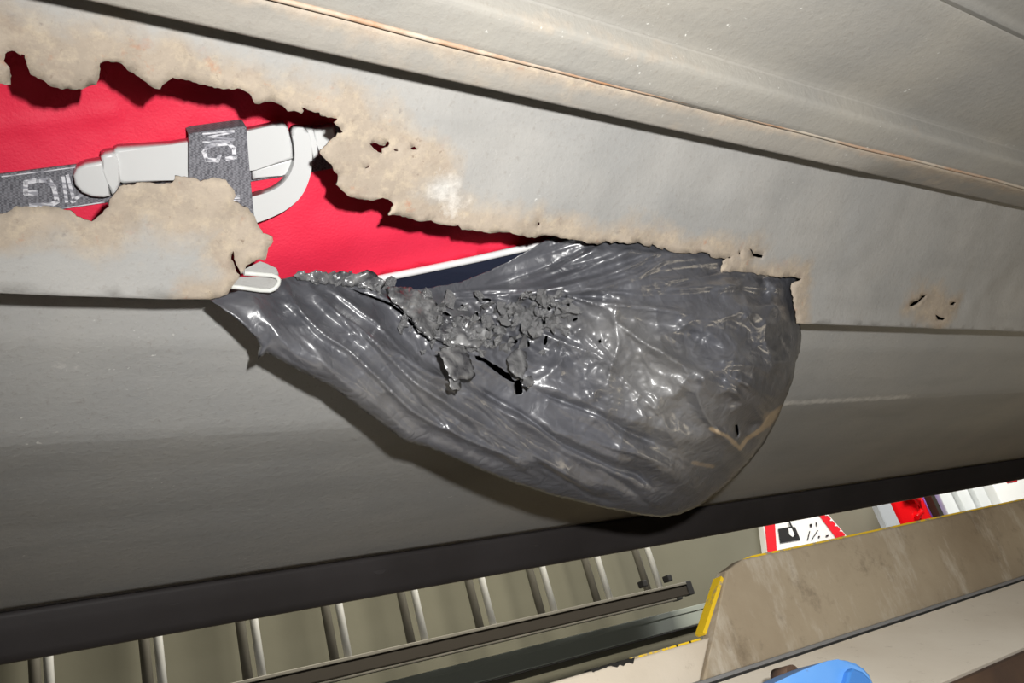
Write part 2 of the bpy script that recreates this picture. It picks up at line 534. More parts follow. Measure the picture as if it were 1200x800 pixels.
TONGUE = [(248, 352), (258, 350), (268, 345), (272, 337), (276, 331), (280, 326), (281, 322), (278, 320), (276, 312), (272, 305), (274, 294), (276, 302), (278, 311), (283, 321), (287, 318), (290, 312), (300, 308), (306, 305), (311, 307), (313, 303), (315, 290), (320, 283), (319, 278), (309, 274), (303, 264), (300, 255), (293, 246), (283, 241), (279, 238), (272, 235), (275, 228), (274, 222), (268, 216), (265, 211), (257, 210), (250, 209), (240, 212), (236, 214), (234, 212), (228, 209), (221, 209), (207, 208), (204, 215), (190, 216), (176, 214), (160, 213), (157, 216), (145, 216), (140, 218), (135, 226), (128, 233), (128, 242), (118, 252), (108, 260), (100, 258), (90, 254), (82, 247), (70, 245), (55, 244), (40, 244), (20, 243), (12, 248), (0, 251), (-15, 255), (-60, 250), (-110, 262), (-160, 240), (-180, 190), (-165, 110)]
up = rough_line(UP, .9, 3.0); to = rough_line(TONGUE, .8, 3.0)
up_xs = px_to_xs(up); to_xs = px_to_xs(to)
S_B = PS[-1]; XL, XR = -.55, 1.9
def row(x0, x1, s, step=.02):
    n = max(2, int(abs(x1 - x0) / step)); return [(x0 + (x1 - x0) * k / n, s) for k in range(n)]
xs_out = np.vstack([row(XL, to_xs[0, 0], S_B), to_xs, up_xs, row(up_xs[-1, 0] + .0004, XR, S_B), row(XR, XL, 0.0), ])
small = []
def hole(pts):
    small.append(px_to_xs(rough_line(pts, .35, 2.0, True)))
hole([(433, 168), (439, 167), (445, 170), (451, 171), (455, 165), (457, 168), (455, 172), (448, 174), (448, 180), (443, 178), (437, 173)])
hole([(461, 175), (466, 175.5), (467, 177), (463, 177)])
hole([(480, 174), (485, 171), (488, 174), (490, 175), (484, 175.5)])
hole([(428, 196), (432, 194), (434, 194), (431, 197), (428, 198)])
hole([(630, 260), (633, 261), (633, 264), (631, 264)])
hole([(878, 291), (881, 292), (884, 297), (889, 298), (896, 300), (895, 303), (889, 302), (884, 301), (882, 297)])
hole([(866, 296), (868, 294), (868, 298), (866, 299)])
hole([(853, 301.5), (856, 300), (857, 302), (854, 303)])
hole([(1064, 359), (1069, 353), (1074, 352), (1080, 346), (1087, 345), (1082, 349), (1076, 354), (1070, 358)])
hole([(1111, 357), (1116, 353), (1120, 354), (1117, 357)])
hole([(1096, 368), (1101, 371), (1107, 373), (1104, 375), (1098, 374)])
# vertices: fine near the hole, coarser away
gx, gs = np.meshgrid(np.arange(XL, XR, .0045), np.arange(0, S_B, .0042))
G = np.stack([gx.ravel() + (RNG.random(gx.size) - .5) * .0015, gs.ravel() + (RNG.random(gx.size) - .5) * .0012], 1)
G = G[(G[:, 0] < 1.0) | (RNG.random(len(G)) < .12)]
V, Fc = cdt(xs_out, small, .0045, extra=G, margin=.35)
edge_line = np.vstack([to_xs, up_xs])
d_edge, _ = seg_dist(V, edge_line)
for h in small: d_edge = np.minimum(d_edge, seg_dist(V, h, True)[0] + .006)
P3 = panel_to3d(V)
rust = np.exp(-(d_edge / .017) ** 1.5)
# broader rust fields seen right of the hole and along the upper rim
def blob(P, px, py, r):
    c = px_to_xs(np.array([[px, py]], float))[0]
    return np.exp(-(np.linalg.norm((P - c) / np.array([r, r * .8]), axis=1)) ** 2)
for b in ((430, 190, .035), (470, 205, .028), (500, 190, .02), (420, 215, .025), (240, 240, .03), (285, 270, .022), (270, 130, .022),
          (60, 80, .02), (880, 300, .022), (1090, 358, .035), (560, 262, .015)):
    rust = np.maximum(rust, .85 * blob(V, *b))
pale = np.maximum(.6 * blob(V, 517, 222, .012), .5 * blob(V, 530, 245, .010)) + .35 * np.maximum(blob(V, 560, 190, .05), blob(V, 85, 58, .014))
rust += .18 * vnoise(V, .03, 3)
sc = vnoise(V, .05, 5) * .0012 + vnoise(V, .018, 6) * .0005
curl = np.exp(-d_edge / .006) * (.0018 * vnoise(V, .012, 8)) + np.exp(-d_edge / .003) * .0008 * vnoise(V, .004, 9)
far = sstep(1.0, 1.2, V[:, 0])
P3 = P3 + PN * ((sc + curl) * (1 - far))[:, None]
panel = mesh_obj('rusted_panel', wz(P3), Fc, PAINT, car, True, {'rust': rust, 'pale': pale})
panel['label'] = 'panel with a long jagged rust hole'
sm = panel.modifiers.new('thickness', 'SOLIDIFY'); sm.thickness = .0011
# front faces look towards the camera
nz = np.zeros(3)
panel.data.update()
pn = np.array([tuple(p.normal) for p in panel.data.polygons][:400]).mean(0)
if pn @ PN > 0:
    panel.data.flip_normals()
sm.offset = -1


def loft(name, prof, x0, x1, m, nx=90, sub=6, amp=.0, parent=car, attrs=None, thick=0, seed=1, smooth=True, warp=None):
    pr = []
    for a, b in zip(prof[:-1], prof[1:]):
        for k in range(sub): pr.append(np.array(a) + (np.array(b) - np.array(a)) * k / sub)
    pr.append(np.array(prof[-1])); pr = np.array(pr)
    xs = x0 + (x1 - x0) * np.linspace(0, 1, nx) ** 1.35
    L = np.concatenate([[0], np.cumsum(np.linalg.norm(np.diff(pr, axis=0), axis=1))])
    uv = np.array([(x, l) for l in L for x in xs])
    verts = np.array([(x, p[0], p[1]) for p in pr for x in xs])
    if amp:
        n = vnoise(uv, .09, seed) + .4 * vnoise(uv, .03, seed + 1)
        c = verts[:, 1:] / np.linalg.norm(verts[:, 1:], axis=1)[:, None]
        verts[:, 1:] += c * (amp * n)[:, None]
    if warp is not None: verts = warp(verts, uv)
    n = len(pr)
    faces = [(j * nx + i, j * nx + i + 1, (j + 1) * nx + i + 1, (j + 1) * nx + i) for j in range(n - 1) for i in range(nx - 1)]
    at = attrs(verts, uv) if attrs else None
    o = mesh_obj(name, wz(verts), faces, m, parent, smooth, at)
    if thick:
        md = o.modifiers.new('thickness', 'SOLIDIFY'); md.thickness = thick; md.offset = 0
    return o

# overlapping flange above the panel with its rusty welded seam, then the floor pan
def r_flange(v, uv):
    e = np.degrees(np.arctan2(v[:, 2], v[:, 1]))
    return {'rust': np.clip(.55 * np.exp(-((e - 50.3) / .8) ** 2) + .22 + .3 * vnoise(uv, .05, 21), 0, 1)}
def r_floor(v, uv):
    e = np.degrees(np.arctan2(v[:, 2], v[:, 1]))
    return {'rust': np.clip(.24 * np.exp(-((e - 53.5) / 1.2) ** 2) * (uv[:, 0] < .55) + .05 + .28 * vnoise(uv, .09, 23), 0, 1)}
def kink(v, uv):                                             # the pressed-in step of the flange edge
    f = sstep(.50, .56, v[:, 0]); e = np.degrees(np.arctan2(v[:, 2], v[:, 1]))
    g = np.clip((50.3 - e) / 2.4, 0, 1)
    c = v[:, 1:] / np.linalg.norm(v[:, 1:], axis=1)[:, None]
    v[:, 1:] += c * (f * g * .012)[:, None]
    return v
loft('seam_flange', [pol(47.95, .342), pol(48.0, .336), pol(48.5, .334), pol(50.3, .329)], XL, XR, FLANGE, 110, 5, .0012, car, r_flange, .0012, 31, True, kink)
loft('floor_pan', [pol(50.25, .330), pol(50.5, .326), pol(52.9, .318), pol(53.3, .3175), pol(54.8, .325), pol(55.2, .324), pol(60, .305), pol(65.6, .288), pol(66.2, .287)],
     XL, XR, FLOORP, 110, 5, .0012, car, r_floor, .0012, 41)
loft('inner_floor_rail', [pol(65.8, .289), pol(66.6, .318), pol(72, .305), pol(84, .300), pol(120, .36)], XL, XR, FLOORP, 60, 4, .001, car,
     lambda v, uv: {'rust': 0 * uv[:, 0]}, .0012, 51)
bm = bmesh.new(); pts = []
for x in np.linspace(XL, XR, 160):
    y, z = pol(50.42 + .05 * math.sin(x * 23) + .03 * math.sin(x * 61), .3265)
    pts.append((x, y, z + H))
path_tube(bm, pts, .0011, 8); bm_obj('seam_sealer', bm, SEALER, car, True)

# sill skin behind and below the panel, then the dark plastic trim along its foot
sill_prof = [pol(31.5, .448), pol(31.0, .446), pol(28, .458), pol(25, .480), pol(22.4, .503), pol(21.9, .509), pol(21.3, .519),
             pol(20, .545), pol(18.5, .575), pol(17, .609), pol(14.5, .669), pol(12.65, .722)]
def r_sill(v, uv):
    e = np.degrees(np.arctan2(v[:, 2], v[:, 1])); x_ = v[:, 0]
    pale = .85 * np.exp(-((e - 22.1) / .45) ** 2) * sstep(.5, .6, x_) * (1 - sstep(.85, 1.0, x_)) + .5 * np.exp(-((e - 26.5) / .7) ** 2 - ((x_ - .06) / .07) ** 2)
    return {'rust': .10 * np.exp(-((e - 22) / .3) ** 2), 'pale': pale}
sill = loft('sill_panel', sill_prof, XL, 2.3, SILL, 220, 6, .0005, car, r_sill, .001, 61)
loft('sill_trim', [pol(12.75, .720), pol(12.6, .732), pol(12.5, .723), pol(11.6, .726), pol(9.95, .735), pol(9.9, .742), pol(10.0, .79), pol(13, .87)],
     XL, 2.3, TRIMM, 60, 4, .0006, car, None, .002, 71)
# clips of the trim, faint round dimples
for px, py in ((203, 697), (443, 663), (625, 632)):
    r = ray(px, py); tt = .727 / math.hypot(r[1], r[2]); p = wz(r * tt)
    bm = bmesh.new(); add_tube(bm, p - np.array([0, .001, 0]), p + np.array([0, .01, 0]), .008, 14)
    bm_obj('trim_clip', bm, TRIMM, car, True)
# closed cavity behind the panel
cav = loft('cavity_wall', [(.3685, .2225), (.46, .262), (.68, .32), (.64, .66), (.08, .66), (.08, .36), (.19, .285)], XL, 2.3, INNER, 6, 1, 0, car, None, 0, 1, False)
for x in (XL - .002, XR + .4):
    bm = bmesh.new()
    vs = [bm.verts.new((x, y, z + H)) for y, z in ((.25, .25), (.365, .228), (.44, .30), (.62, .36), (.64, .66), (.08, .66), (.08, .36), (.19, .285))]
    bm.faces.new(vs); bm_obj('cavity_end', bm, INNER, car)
# folded lip of sheet metal at the tip of the torn tongue
def pp(px, py, h=0.0):                                       # point on the panel plane, h towards the camera
    return wz(base_point(np.array([px], float), np.array([py], float), PN, PD - h)[0])
clip = bpy.data.objects.new('folded_metal_lip', None)
bm = bmesh.new()
slab(bm, [pp(*q, .0018) for q in ((287, 315), (305, 306), (313, 309), (324, 314), (327, 322), (288, 322), (284, 320))],
     [pp(*q, .0004) for q in ((287, 315), (305, 306), (313, 309), (324, 314), (327, 322), (288, 322), (284, 320))], .0004, 2)
lip = bm_obj('folded_lip', bm, PAINT, car, True); lip['label'] = 'folded sheet-metal lip at the tip of the torn tongue'
bm = bmesh.new()
slab(bm, [pp(*q, .0010) for q in ((280, 324), (325, 325), (326, 333), (318, 340), (270, 336), (274, 331))],
     [pp(*q, -.0004) for q in ((280, 324), (325, 325), (326, 333), (318, 340), (270, 336), (274, 331))], .0003, 2)
bm_obj('lip_plate', bm, PAINT, lip, True)
bm = bmesh.new()
path_tube(bm, [pp(*q, .0022) for q in ((286, 320), (300, 321), (318, 322.5), (324, 324), (327, 328), (326, 333), (322, 338), (316, 340.5), (305, 340), (288, 337.5), (271, 335.5))], .0011, 8)
RIM = mat('bare_metal_rim', (.62, .63, .60), .4, 0, .5)
bm_obj('lip_rim', bm, RIM, lip, True)

# ------------------------------------------------------------------ the red bag in the cavity
q = np.array([(150, 100), (385, 205), (640, 287)], float)
g = np.array([.086, .072, .052])
A3 = base_point(q[:, 0], q[:, 1], PN, PD + g)
RN = np.cross(A3[1] - A3[0], A3[2] - A3[0]); RN /= np.linalg.norm(RN)
if RN @ PN < 0: RN = -RN
RD = RN @ A3[0]
def rp(px, py, h=0.0):                                       # point on the red bag's face, h towards the camera
    return wz(base_point(np.array([px], float), np.array([py], float), RN, RD - h)[0])
def rslab(poly, h1, h0, bevel, seg=3):
    fr = [Vector(rp(x, y, h1)) for x, y in poly]
    bm = bmesh.new()
    return slab(bm, fr, [p + Vector(RN * (h1 - h0)) for p in fr], bevel, seg)
o3 = rp(300, 200)
redbag = empty('red_bag', tuple(o3), 'bright red nylon bag with white piping lying behind the rust hole', 'bag')
face = [(-160, -20), (250, -40), (560, 120), (700, 200), (740, 262), (700, 271), (640, 284), (560, 302), (500, 314), (440, 326), (330, 352), (200, 372), (-160, 380)]
# gently pillowed face as a fine grid
Vf, Ff = cdt(np.array(face, float), [], 9.0)
df, _ = seg_dist(Vf, face, True)
hgt = -.006 * (1 - sstep(0, 60, df)) + .0016 * vnoise(Vf, 70, 90) + .0006 * vnoise(Vf, 22, 91)
hgt += .0014 * np.exp(-((Vf[:, 1] - (150 - .14 * Vf[:, 0])) / 9.) ** 2) * (Vf[:, 0] < 140)
P = base_point(Vf[:, 0], Vf[:, 1], RN, RD - hgt)
fo = mesh_obj('front_panel', wz(P), Ff, RED, redbag, True)
md = fo.modifiers.new('thickness', 'SOLIDIFY'); md.thickness = .0015; md.offset = 1 if np.array([tuple(p.normal) for p in fo.data.polygons][:200]).mean(0) @ RN > 0 else -1
bm = bmesh.new()
fr = [Vector(rp(x, y, -.010)) for x, y in face]
slab(bm, fr, [p + Vector(RN * .035) for p in fr], .004, 2); bm_obj('bag_body', bm, RED, redbag, True)
pip = [(740, 263), (700, 271.5), (640, 285), (560, 303), (500, 315.5), (440, 327.5), (330, 352)]
bm = bmesh.new(); path_tube(bm, [rp(x, y, -.001) for x, y in pip], .0023, 10); bm_obj('piping', bm, PIPING, redbag, True)
low = [(745, 262), (640, 286), (560, 304), (500, 317), (440, 329), (330, 354), (330, 400), (520, 400), (760, 330)]
bm = bmesh.new()
fr = [Vector(rp(x, y, -.002 if i < 6 else -.016)) for i, (x, y) in enumerate(low)]
slab(bm, fr, [p + Vector(RN * .02) for p in fr], .001, 2); bm_obj('base_panel', bm, NAVY, redbag, False)['label'] = 'dark navy base panel under the white piping'

# ------------------------------------------------------------------ strap with its buckle, lying on the red bag
strap = empty('luggage_strap', tuple(rp(215, 195)), 'grey woven strap with pale grey plastic buckle lying across the red bag', 'strap')
bm = rslab([(-150, 243), (-150, 290), (0, 250), (120, 238), (345, 205), (400, 196), (400, 146), (345, 155), (120, 189), (0, 204)], .0022, .0004, .0005, 2)
web = bm_obj('webbing', bm, WEB, strap, False)
def strokes(parent, lines, wd, h, name='lettering', m=THREAD):
    bm = bmesh.new()
    for ln in lines:
        for (a, b) in zip(ln[:-1], ln[1:]):
            a = np.array(a, float); b = np.array(b, float); d = b - a; d /= np.linalg.norm(d) + 1e-9
            n = np.array([-d[1], d[0]]) * wd / 2; a2 = a - d * wd * .35; b2 = b + d * wd * .35
            fr = [Vector(rp(*(p), h)) for p in (a2 + n, b2 + n, b2 - n, a2 - n)]
            slab(bm, fr, [p + Vector(RN * .0004) for p in fr])
    return bm_obj(name, bm, m, parent, False)
# M and G woven upside down on the long run of the strap
strokes(web, [[(43, 226), (30, 226), (30, 214), (44, 211), (57, 211), (63, 219), (67, 236), (60, 240), (36, 241)]], 5.5, .0026)
strokes(web, [[(79, 206), (87, 236)], [(84, 236), (98, 226)], [(98, 226), (102, 200)], [(74, 208), (78, 236)]], 4.0, .0026)
strokes(web, [[(2, 207), (112, 193)]], 1.2, .0026); strokes(web, [[(60, 246), (122, 237)]], 1.2, .0026)
strokes(web, [[(298, 209), (345, 201)]], 2.5, .0026)
buckle = bm_obj('buckle', rslab([(134, 176), (138, 174), (200, 170), (262, 160), (322, 147), (334, 145), (338, 150), (343, 170), (344, 186), (338, 189), (300, 199), (222, 211), (145, 216), (138, 213), (134, 196)], .0125, .004, .0018, 3), WHITE, strap, True)
def bpart(name, poly, h1, h0, bv, seg=3, m=WHITE, parent=buckle):
    return bm_obj(name, rslab(poly, h1, h0, bv, seg), m, parent, True)
bpart('buckle_end', [(86, 206), (90, 198), (100, 193), (117, 190), (121, 190), (124, 202), (127, 218), (130, 230), (122, 232), (108, 231), (96, 226), (88, 217)], .0125, .0024, .0045, 4)
bpart('buckle_collar', [(118, 184), (123, 181), (136, 179), (139, 192), (142, 212), (137, 226), (131, 229), (126, 214), (121, 200)], .0135, .0024, .0022, 3)
bpart('buckle_base', [(296, 198), (340, 186), (347, 188), (347, 202), (330, 206), (296, 211)], .008, .003, .0015, 3)
def round_poly(p, k=2):                                     # corner cutting
    p = [np.array(a, float) for a in p]
    for _ in range(k):
        q_ = []
        for a, b in zip(p, p[1:] + p[:1]): q_ += [a * .75 + b * .25, a * .25 + b * .75]
        p = q_
    return p
bpart('lever', round_poly([(341, 151), (352, 149), (361, 152), (366, 175), (366, 200), (356, 228), (338, 245), (318, 255), (298, 262), (280, 267), (280, 235), (297, 230), (320, 224), (336, 212), (345, 194), (346, 175)], 2), .0150, .008, .0030, 4)
bpart('slot_plate', [(360, 152), (367, 151), (371, 168), (374, 183), (367, 187), (365, 170)], .012, .003, .001, 2)
bpart('tip_sleeve', [(368, 152), (392, 148), (398, 178), (376, 183), (371, 168)], .011, .003, .0015, 2)
lp = [(221, 158), (226, 156), (284, 148), (289, 149), (291, 180), (294, 215), (298, 255), (303, 285), (232, 290), (223, 240), (221, 200)]
loop = bm_obj('strap_loop', rslab(lp, .0180, .0160, .0008, 2), WEB, strap, False)
bm = bmesh.new()
fr = [Vector(rp(*p, .0172)) for p in ((221, 158), (226, 156), (284, 148), (289, 149))]
slab(bm, fr, [p + Vector(RN * .0145) for p in fr]); bm_obj('loop_fold', bm, WEB, loop, False)
# M and G woven down the loop
strokes(loop, [[(238, 157), (274, 153.5)], [(274, 155), (244, 160.5), (274, 163)], [(238, 166.5), (274, 164)]], 1.9, .0184)
strokes(loop, [[(257, 183), (255, 188), (242, 187), (239, 178), (243, 172), (254, 169), (268, 168), (274, 174), (275, 184), (266, 186)]], 4.6, .0184)
for yy in (229.5, 232, 234.5):
    strokes(loop, [[(273, yy + .5), (281, yy)]], 1.2, .0184)

# ------------------------------------------------------------------ the black plastic bag hanging out of the hole
OUT = [(247, 352), (262, 346), (285, 339), (318, 331), (340, 324), (362, 322), (400, 324), (430, 325), (450, 334), (474, 339), (500, 338), (538, 331), (572, 318), (604, 302), (640, 281), (656, 272), (700, 269), (780, 274), (848, 286), (862, 304), (925, 312), (936, 324),
       (930, 336), (931, 350), (934, 366), (937, 378), (939, 392), (937, 412), (932, 425), (929, 445), (920, 468), (910, 492), (895, 520), (875, 545), (850, 570), (822, 591), (797, 602), (775, 606), (745, 602), (700, 593), (650, 581), (600, 565), (550, 545), (500, 523), (475, 517), (450, 498), (420, 476), (390, 453), (350, 433), (313, 413), (306, 417), (302, 420), (303, 412), (305, 406), (302, 397), (290, 385), (275, 372), (258, 359)]
out = rough_line(OUT, .5, 3.0, True)
cuts = [rough_line([(408, 337), (425, 343), (445, 350), (458, 355), (470, 363), (482, 376), (490, 387), (498, 393), (505, 400), (500, 397), (490, 391), (480, 379), (468, 366), (455, 357), (440, 351), (424, 345)], .3, 2.5, True),
        rough_line([(556, 417), (563, 417), (570, 421), (580, 427), (590, 433), (599, 440), (604, 448), (597, 446), (588, 440), (578, 433), (568, 425), (558, 421)], .8, 2.5, True),
        rough_line([(603, 446), (610, 444), (612, 455), (612, 461), (604, 462), (602, 454)], .6, 2.5, True),
        rough_line([(508, 374), (516, 374), (526, 380), (535, 386), (545, 392), (541, 393), (530, 387), (520, 380)], .6, 2.5, True),
        rough_line([(500, 361), (510, 361), (522, 365), (530, 370), (524, 370), (512, 364)], .4, 2.5, True),
        rough_line([(861, 498), (864, 497), (866, 508), (864, 513)], .4, 2.5, True),
        rough_line([(701, 399), (704, 397), (705, 401), (702, 402)], .3, 2.5, True),
        rough_line([(556, 366), (560, 365), (561, 372), (566, 375), (562, 377), (556, 372)], .3, 2.0, True),
        rough_line([(592, 377), (597, 376), (601, 381), (597, 383)], .3, 2.0, True),
        rough_line([(622, 359), (626, 361), (632, 369), (629, 370)], .3, 2.0, True)]
for k in range(60):                                          # small ragged openings between the shreds
    cx, cy = 478 + 205 * RNG.random(), 0
    cy = 366 + 16 * math.sin((cx - 480) / 64.) + RNG.normal(0, 13)
    if cy < 344 or min(np.abs(np.linalg.norm(c_ - [cx, cy], axis=1)).min() for c_ in cuts) < 9: continue
    r_ = RNG.uniform(2.2, 4.6); a0 = RNG.uniform(0, 6.28)
    cuts.append(np.array([(cx + r_ * RNG.uniform(.6, 1.3) * math.cos(t_) * 1.5 * math.cos(a0) - r_ * RNG.uniform(.5, .9) * math.sin(t_) * math.sin(a0) * .8,
                           cy + r_ * RNG.uniform(.6, 1.3) * math.cos(t_) * 1.5 * math.sin(a0) + r_ * .7 * math.sin(t_) * math.cos(a0)) for t_ in np.linspace(0, 5.6, 9)]))
VB, FB = cdt(out, cuts, 2.1)

def ridges(P):
    """folds of the film traced on the bag: height in metres towards the viewer"""
    h = np.zeros(len(P))
    R = [  # polyline, half width (px), height (mm)
        ([(250, 354), (275, 370), (290, 384), (306, 404)], 4.5, 2.0),
        ([(328, 352), (345, 358), (372, 378), (400, 391), (418, 393)], 5, 1.5),
        ([(375, 352), (400, 372), (425, 400), (450, 424), (485, 458), (520, 492), (545, 522)], 5, 2.4),
        ([(410, 384), (440, 400), (470, 418), (500, 437), (522, 450)], 6, 3.4),
        ([(538, 458), (560, 470), (590, 500), (620, 528), (650, 548), (700, 580)], 5, 2.2),
        ([(483, 442), (520, 470), (545, 490), (590, 530), (630, 560)], 5, 2.0),
        ([(345, 372), (362, 396), (385, 430), (420, 462)], 5, 1.2),
        ([(570, 458), (610, 488), (640, 510), (680, 535), (720, 552)], 5, 1.6),
        ([(478, 340), (540, 322), (600, 300), (648, 280)], 5, 2.2),
        ([(590, 340), (640, 318), (690, 296), (706, 287)], 6, 2.6),
        ([(600, 345), (655, 327), (710, 306), (752, 288)], 5, 2.4),
        ([(602, 348), (660, 336), (720, 320), (777, 293)], 3.5, 2.6),
        ([(640, 345), (700, 338), (750, 322), (790, 297)], 4.5, 2.4),
        ([(720, 345), (790, 330), (842, 322)], 8, 2.2),
        ([(660, 346), (690, 351), (720, 357), (770, 362), (812, 369)], 3.2, 2.4),
        ([(845, 326), (858, 335), (832, 342)], 4, 1.6),
        ([(670, 392), (695, 376)], 5, 2.0),
        ([(620, 455), (650, 458), (690, 470), (720, 492)], 8, 2.6),
        ([(642, 440), (660, 420), (690, 412)], 6, 1.6),
        ([(700, 470), (690, 450), (710, 440)], 6, 1.6),
        ([(825, 424), (850, 422), (866, 418)], 5, 1.8),
        ([(865, 444), (880, 452)], 5, 1.6),
        ([(750, 400), (790, 420), (840, 450), (885, 475)], 6, 1.6),
        ([(700, 352), (740, 390), (780, 420), (820, 450), (866, 520)], 16, 3.0),
        ([(836, 505), (850, 510), (866, 522)], 4, 1.8),
        ([(875, 512), (892, 500), (915, 478)], 6, 1.6),
        ([(700, 470), (760, 500), (800, 510), (850, 515)], 9, 2.0),
        ([(640, 470), (700, 490), (750, 530), (800, 560)], 10, 2.2),
        ([(580, 480), (640, 505), (720, 545), (790, 590)], 10, 2.4),
        # valleys
        ([(552, 452), (575, 465), (610, 485), (660, 520), (720, 548), (745, 555), (765, 572)], 4, -5.0),
        ([(620, 455), (660, 470), (700, 485), (740, 508), (770, 520)], 3.5, -3.4),
        ([(395, 362), (420, 388), (460, 436), (500, 480), (540, 520)], 4, -1.4),
        ([(430, 372), (470, 404), (512, 436)], 6, -2.0),
        ([(600, 512), (640, 548), (690, 578), (720, 590)], 4, -1.4),
        ([(690, 540), (730, 566), (770, 600)], 4, -1.4),
        ([(560, 340), (620, 322), (670, 300), (690, 288)], 5, -2.2),
        ([(650, 350), (700, 345), (780, 338), (850, 312)], 5, -2.0),
        ([(680, 366), (730, 374), (790, 384), (850, 410)], 7, -2.4),
        ([(780, 410), (820, 432), (860, 450)], 6, -2.2),
        ([(860, 340), (890, 350), (905, 335)], 8, -3.0),
        ([(893, 320), (897, 340), (893, 352)], 5, -2.0)]
    for ln, wd, mm in R:
        d, tt = seg_dist(P, ln)
        taper = np.clip(np.minimum(tt, 1 - tt) * 5 + .25, 0, 1)
        prof = np.exp(-(d / (wd * 1.25)) ** 2) if wd > 6 else 1 / (1 + (d / wd) ** 2)
        h += mm * .0017 * prof * taper
    return h

# how far the film stands out from the plane of the rusted panel (millimetres) at places on the bag
SAG = np.array([(480, 338, -26), (540, 312, -32), (640, 283, -30), (700, 285, -14), (760, 290, -8), (845, 304, -6), (925, 322, -8), (600, 310, -30),
                (560, 332, -28), (640, 320, -18), (720, 322, -2), (790, 325, 5), (840, 335, 6), (900, 345, 2),
                (560, 352, -20), (640, 355, -6), (700, 357, 7), (780, 365, 19), (850, 372, 24), (900, 382, 20),
                (560, 400, 2), (640, 420, 14), (720, 430, 29), (800, 440, 42), (860, 450, 46), (905, 450, 34),
                (600, 470, 20), (700, 500, 38), (780, 530, 43), (850, 530, 38),
                (600, 565, 26), (700, 592, 28), (775, 605, 30), (850, 570, 16), (895, 520, 20), (920, 468, 16), (937, 410, 8), (931, 360, -4),
                (250, 354, 2), (300, 362, 8), (350, 352, -6), (345, 322, -20), (400, 336, -16), (350, 400, 17), (303, 410, 20), (420, 400, 13), (420, 450, 24),
                (450, 497, 24), (500, 450, 20), (520, 500, 21), (550, 545, 26), (470, 372, -4), (650, 545, 28), (430, 325, -22)], float)
def _tps(d): return np.where(d > 0, d * d * np.log(np.maximum(d, 1e-9)), 0)
_c = SAG[:, :2] / 100.; _n = len(_c)
_K = _tps(np.linalg.norm(_c[:, None] - _c[None], axis=2)) + np.eye(_n) * .05
_Q = np.hstack([np.ones((_n, 1)), _c])
_W = np.linalg.solve(np.block([[_K, _Q], [_Q.T, np.zeros((3, 3))]]), np.concatenate([SAG[:, 2], np.zeros(3)]))

def bag_height(P):
    dd, _ = seg_dist(P, OUT, True)
    x, y = P[:, 0], P[:, 1]
    q_ = P / 100.
    h = (_tps(np.linalg.norm(q_[:, None] - _c[None], axis=2)) @ _W[:_n] + _W[_n] + q_ @ _W[_n + 1:]) * .001
    # the lower rim of the bag turns away from the viewer
    rim = (1 - np.sqrt(np.clip(1 - (1 - np.clip(dd / 40., 0, 1)) ** 2, 0, 1))) * sstep(350, 420, y)
    h -= .010 * rim
    h += ridges(P)
    def ridged(u, v, su, sv, seed):                          # sharp crested folds, long in v
        q_ = np.stack([u / su, v / sv], 1)
        n_ = vnoise(q_, 1.0, seed)
        return (1 - np.abs(n_)) ** 2.2 - .45
    a = math.radians(37); c, s_ = math.cos(a), math.sin(a)
    wx = vnoise(P, 70, 60) * 6 + vnoise(P, 24, 61) * 1.2
    al = x * c + y * s_; ac = -x * s_ + y * c + wx + .00055 * (al - 640) ** 2
    left = ridged(ac, al, 25, 300, 70) * .0064 + ridged(ac, al, 10, 170, 71) * .0010
    th = np.degrees(np.arctan2(y - 352, x - 455)) + wx * .12; rr = np.hypot(x - 455, y - 352)
    top = ridged(th, rr, 4.2, 190, 72) * .0062 + ridged(th, rr, 1.9, 120, 73) * .0014
    th2 = np.degrees(np.arctan2(y - 340, x - 640)) + wx * .35; r2 = np.hypot(x - 640, y - 340)
    mid_ = ridged(th2, r2, 11, 140, 74) * .0060
    w_top = sstep(2, -4, th) * sstep(500, 540, x)
    w_mid = (1 - w_top) * sstep(590, 670, x - .55 * (y - 400)) * (1 - sstep(40, 60, th2))
    w_left = np.clip(1 - w_top - w_mid, 0, 1)
    h += sstep(2, 26, dd) * (left * w_left + top * w_top + mid_ * w_mid)
    mid = np.exp(-(((x - 740) / 120) ** 2 + ((y - 430) / 65) ** 2)); right = sstep(820, 890, x)
    torn = np.exp(-(((x - 560) / 90) ** 2 + ((y - 380) / 32) ** 2))
    jx = vnoise(P, 22, 63) * 6; jy_ = vnoise(P, 22, 64) * 6
    c2, s2 = math.cos(.9), math.sin(.9)
    iso = ridged(x + jx, y + jy_, 58, 40, 80) * .0075 + ridged((x * c2 + y * s2) + jx, (-x * s2 + y * c2), 30, 20, 81) * .0030 + ridged((x * s2 + y * c2) + jy_, (x * c2 - y * s2) + jx, 14, 11, 82) * .0012
    h += sstep(2, 24, dd) * iso * (.16 + .85 * mid + .8 * right + .5 * torn)
    k1, k2 = worley(P, 11, 66)
    h += sstep(2, 22, dd) * (k2 - k1) * .0012 * (.5 * mid + .4 * right + 1.2 * torn)
    return h

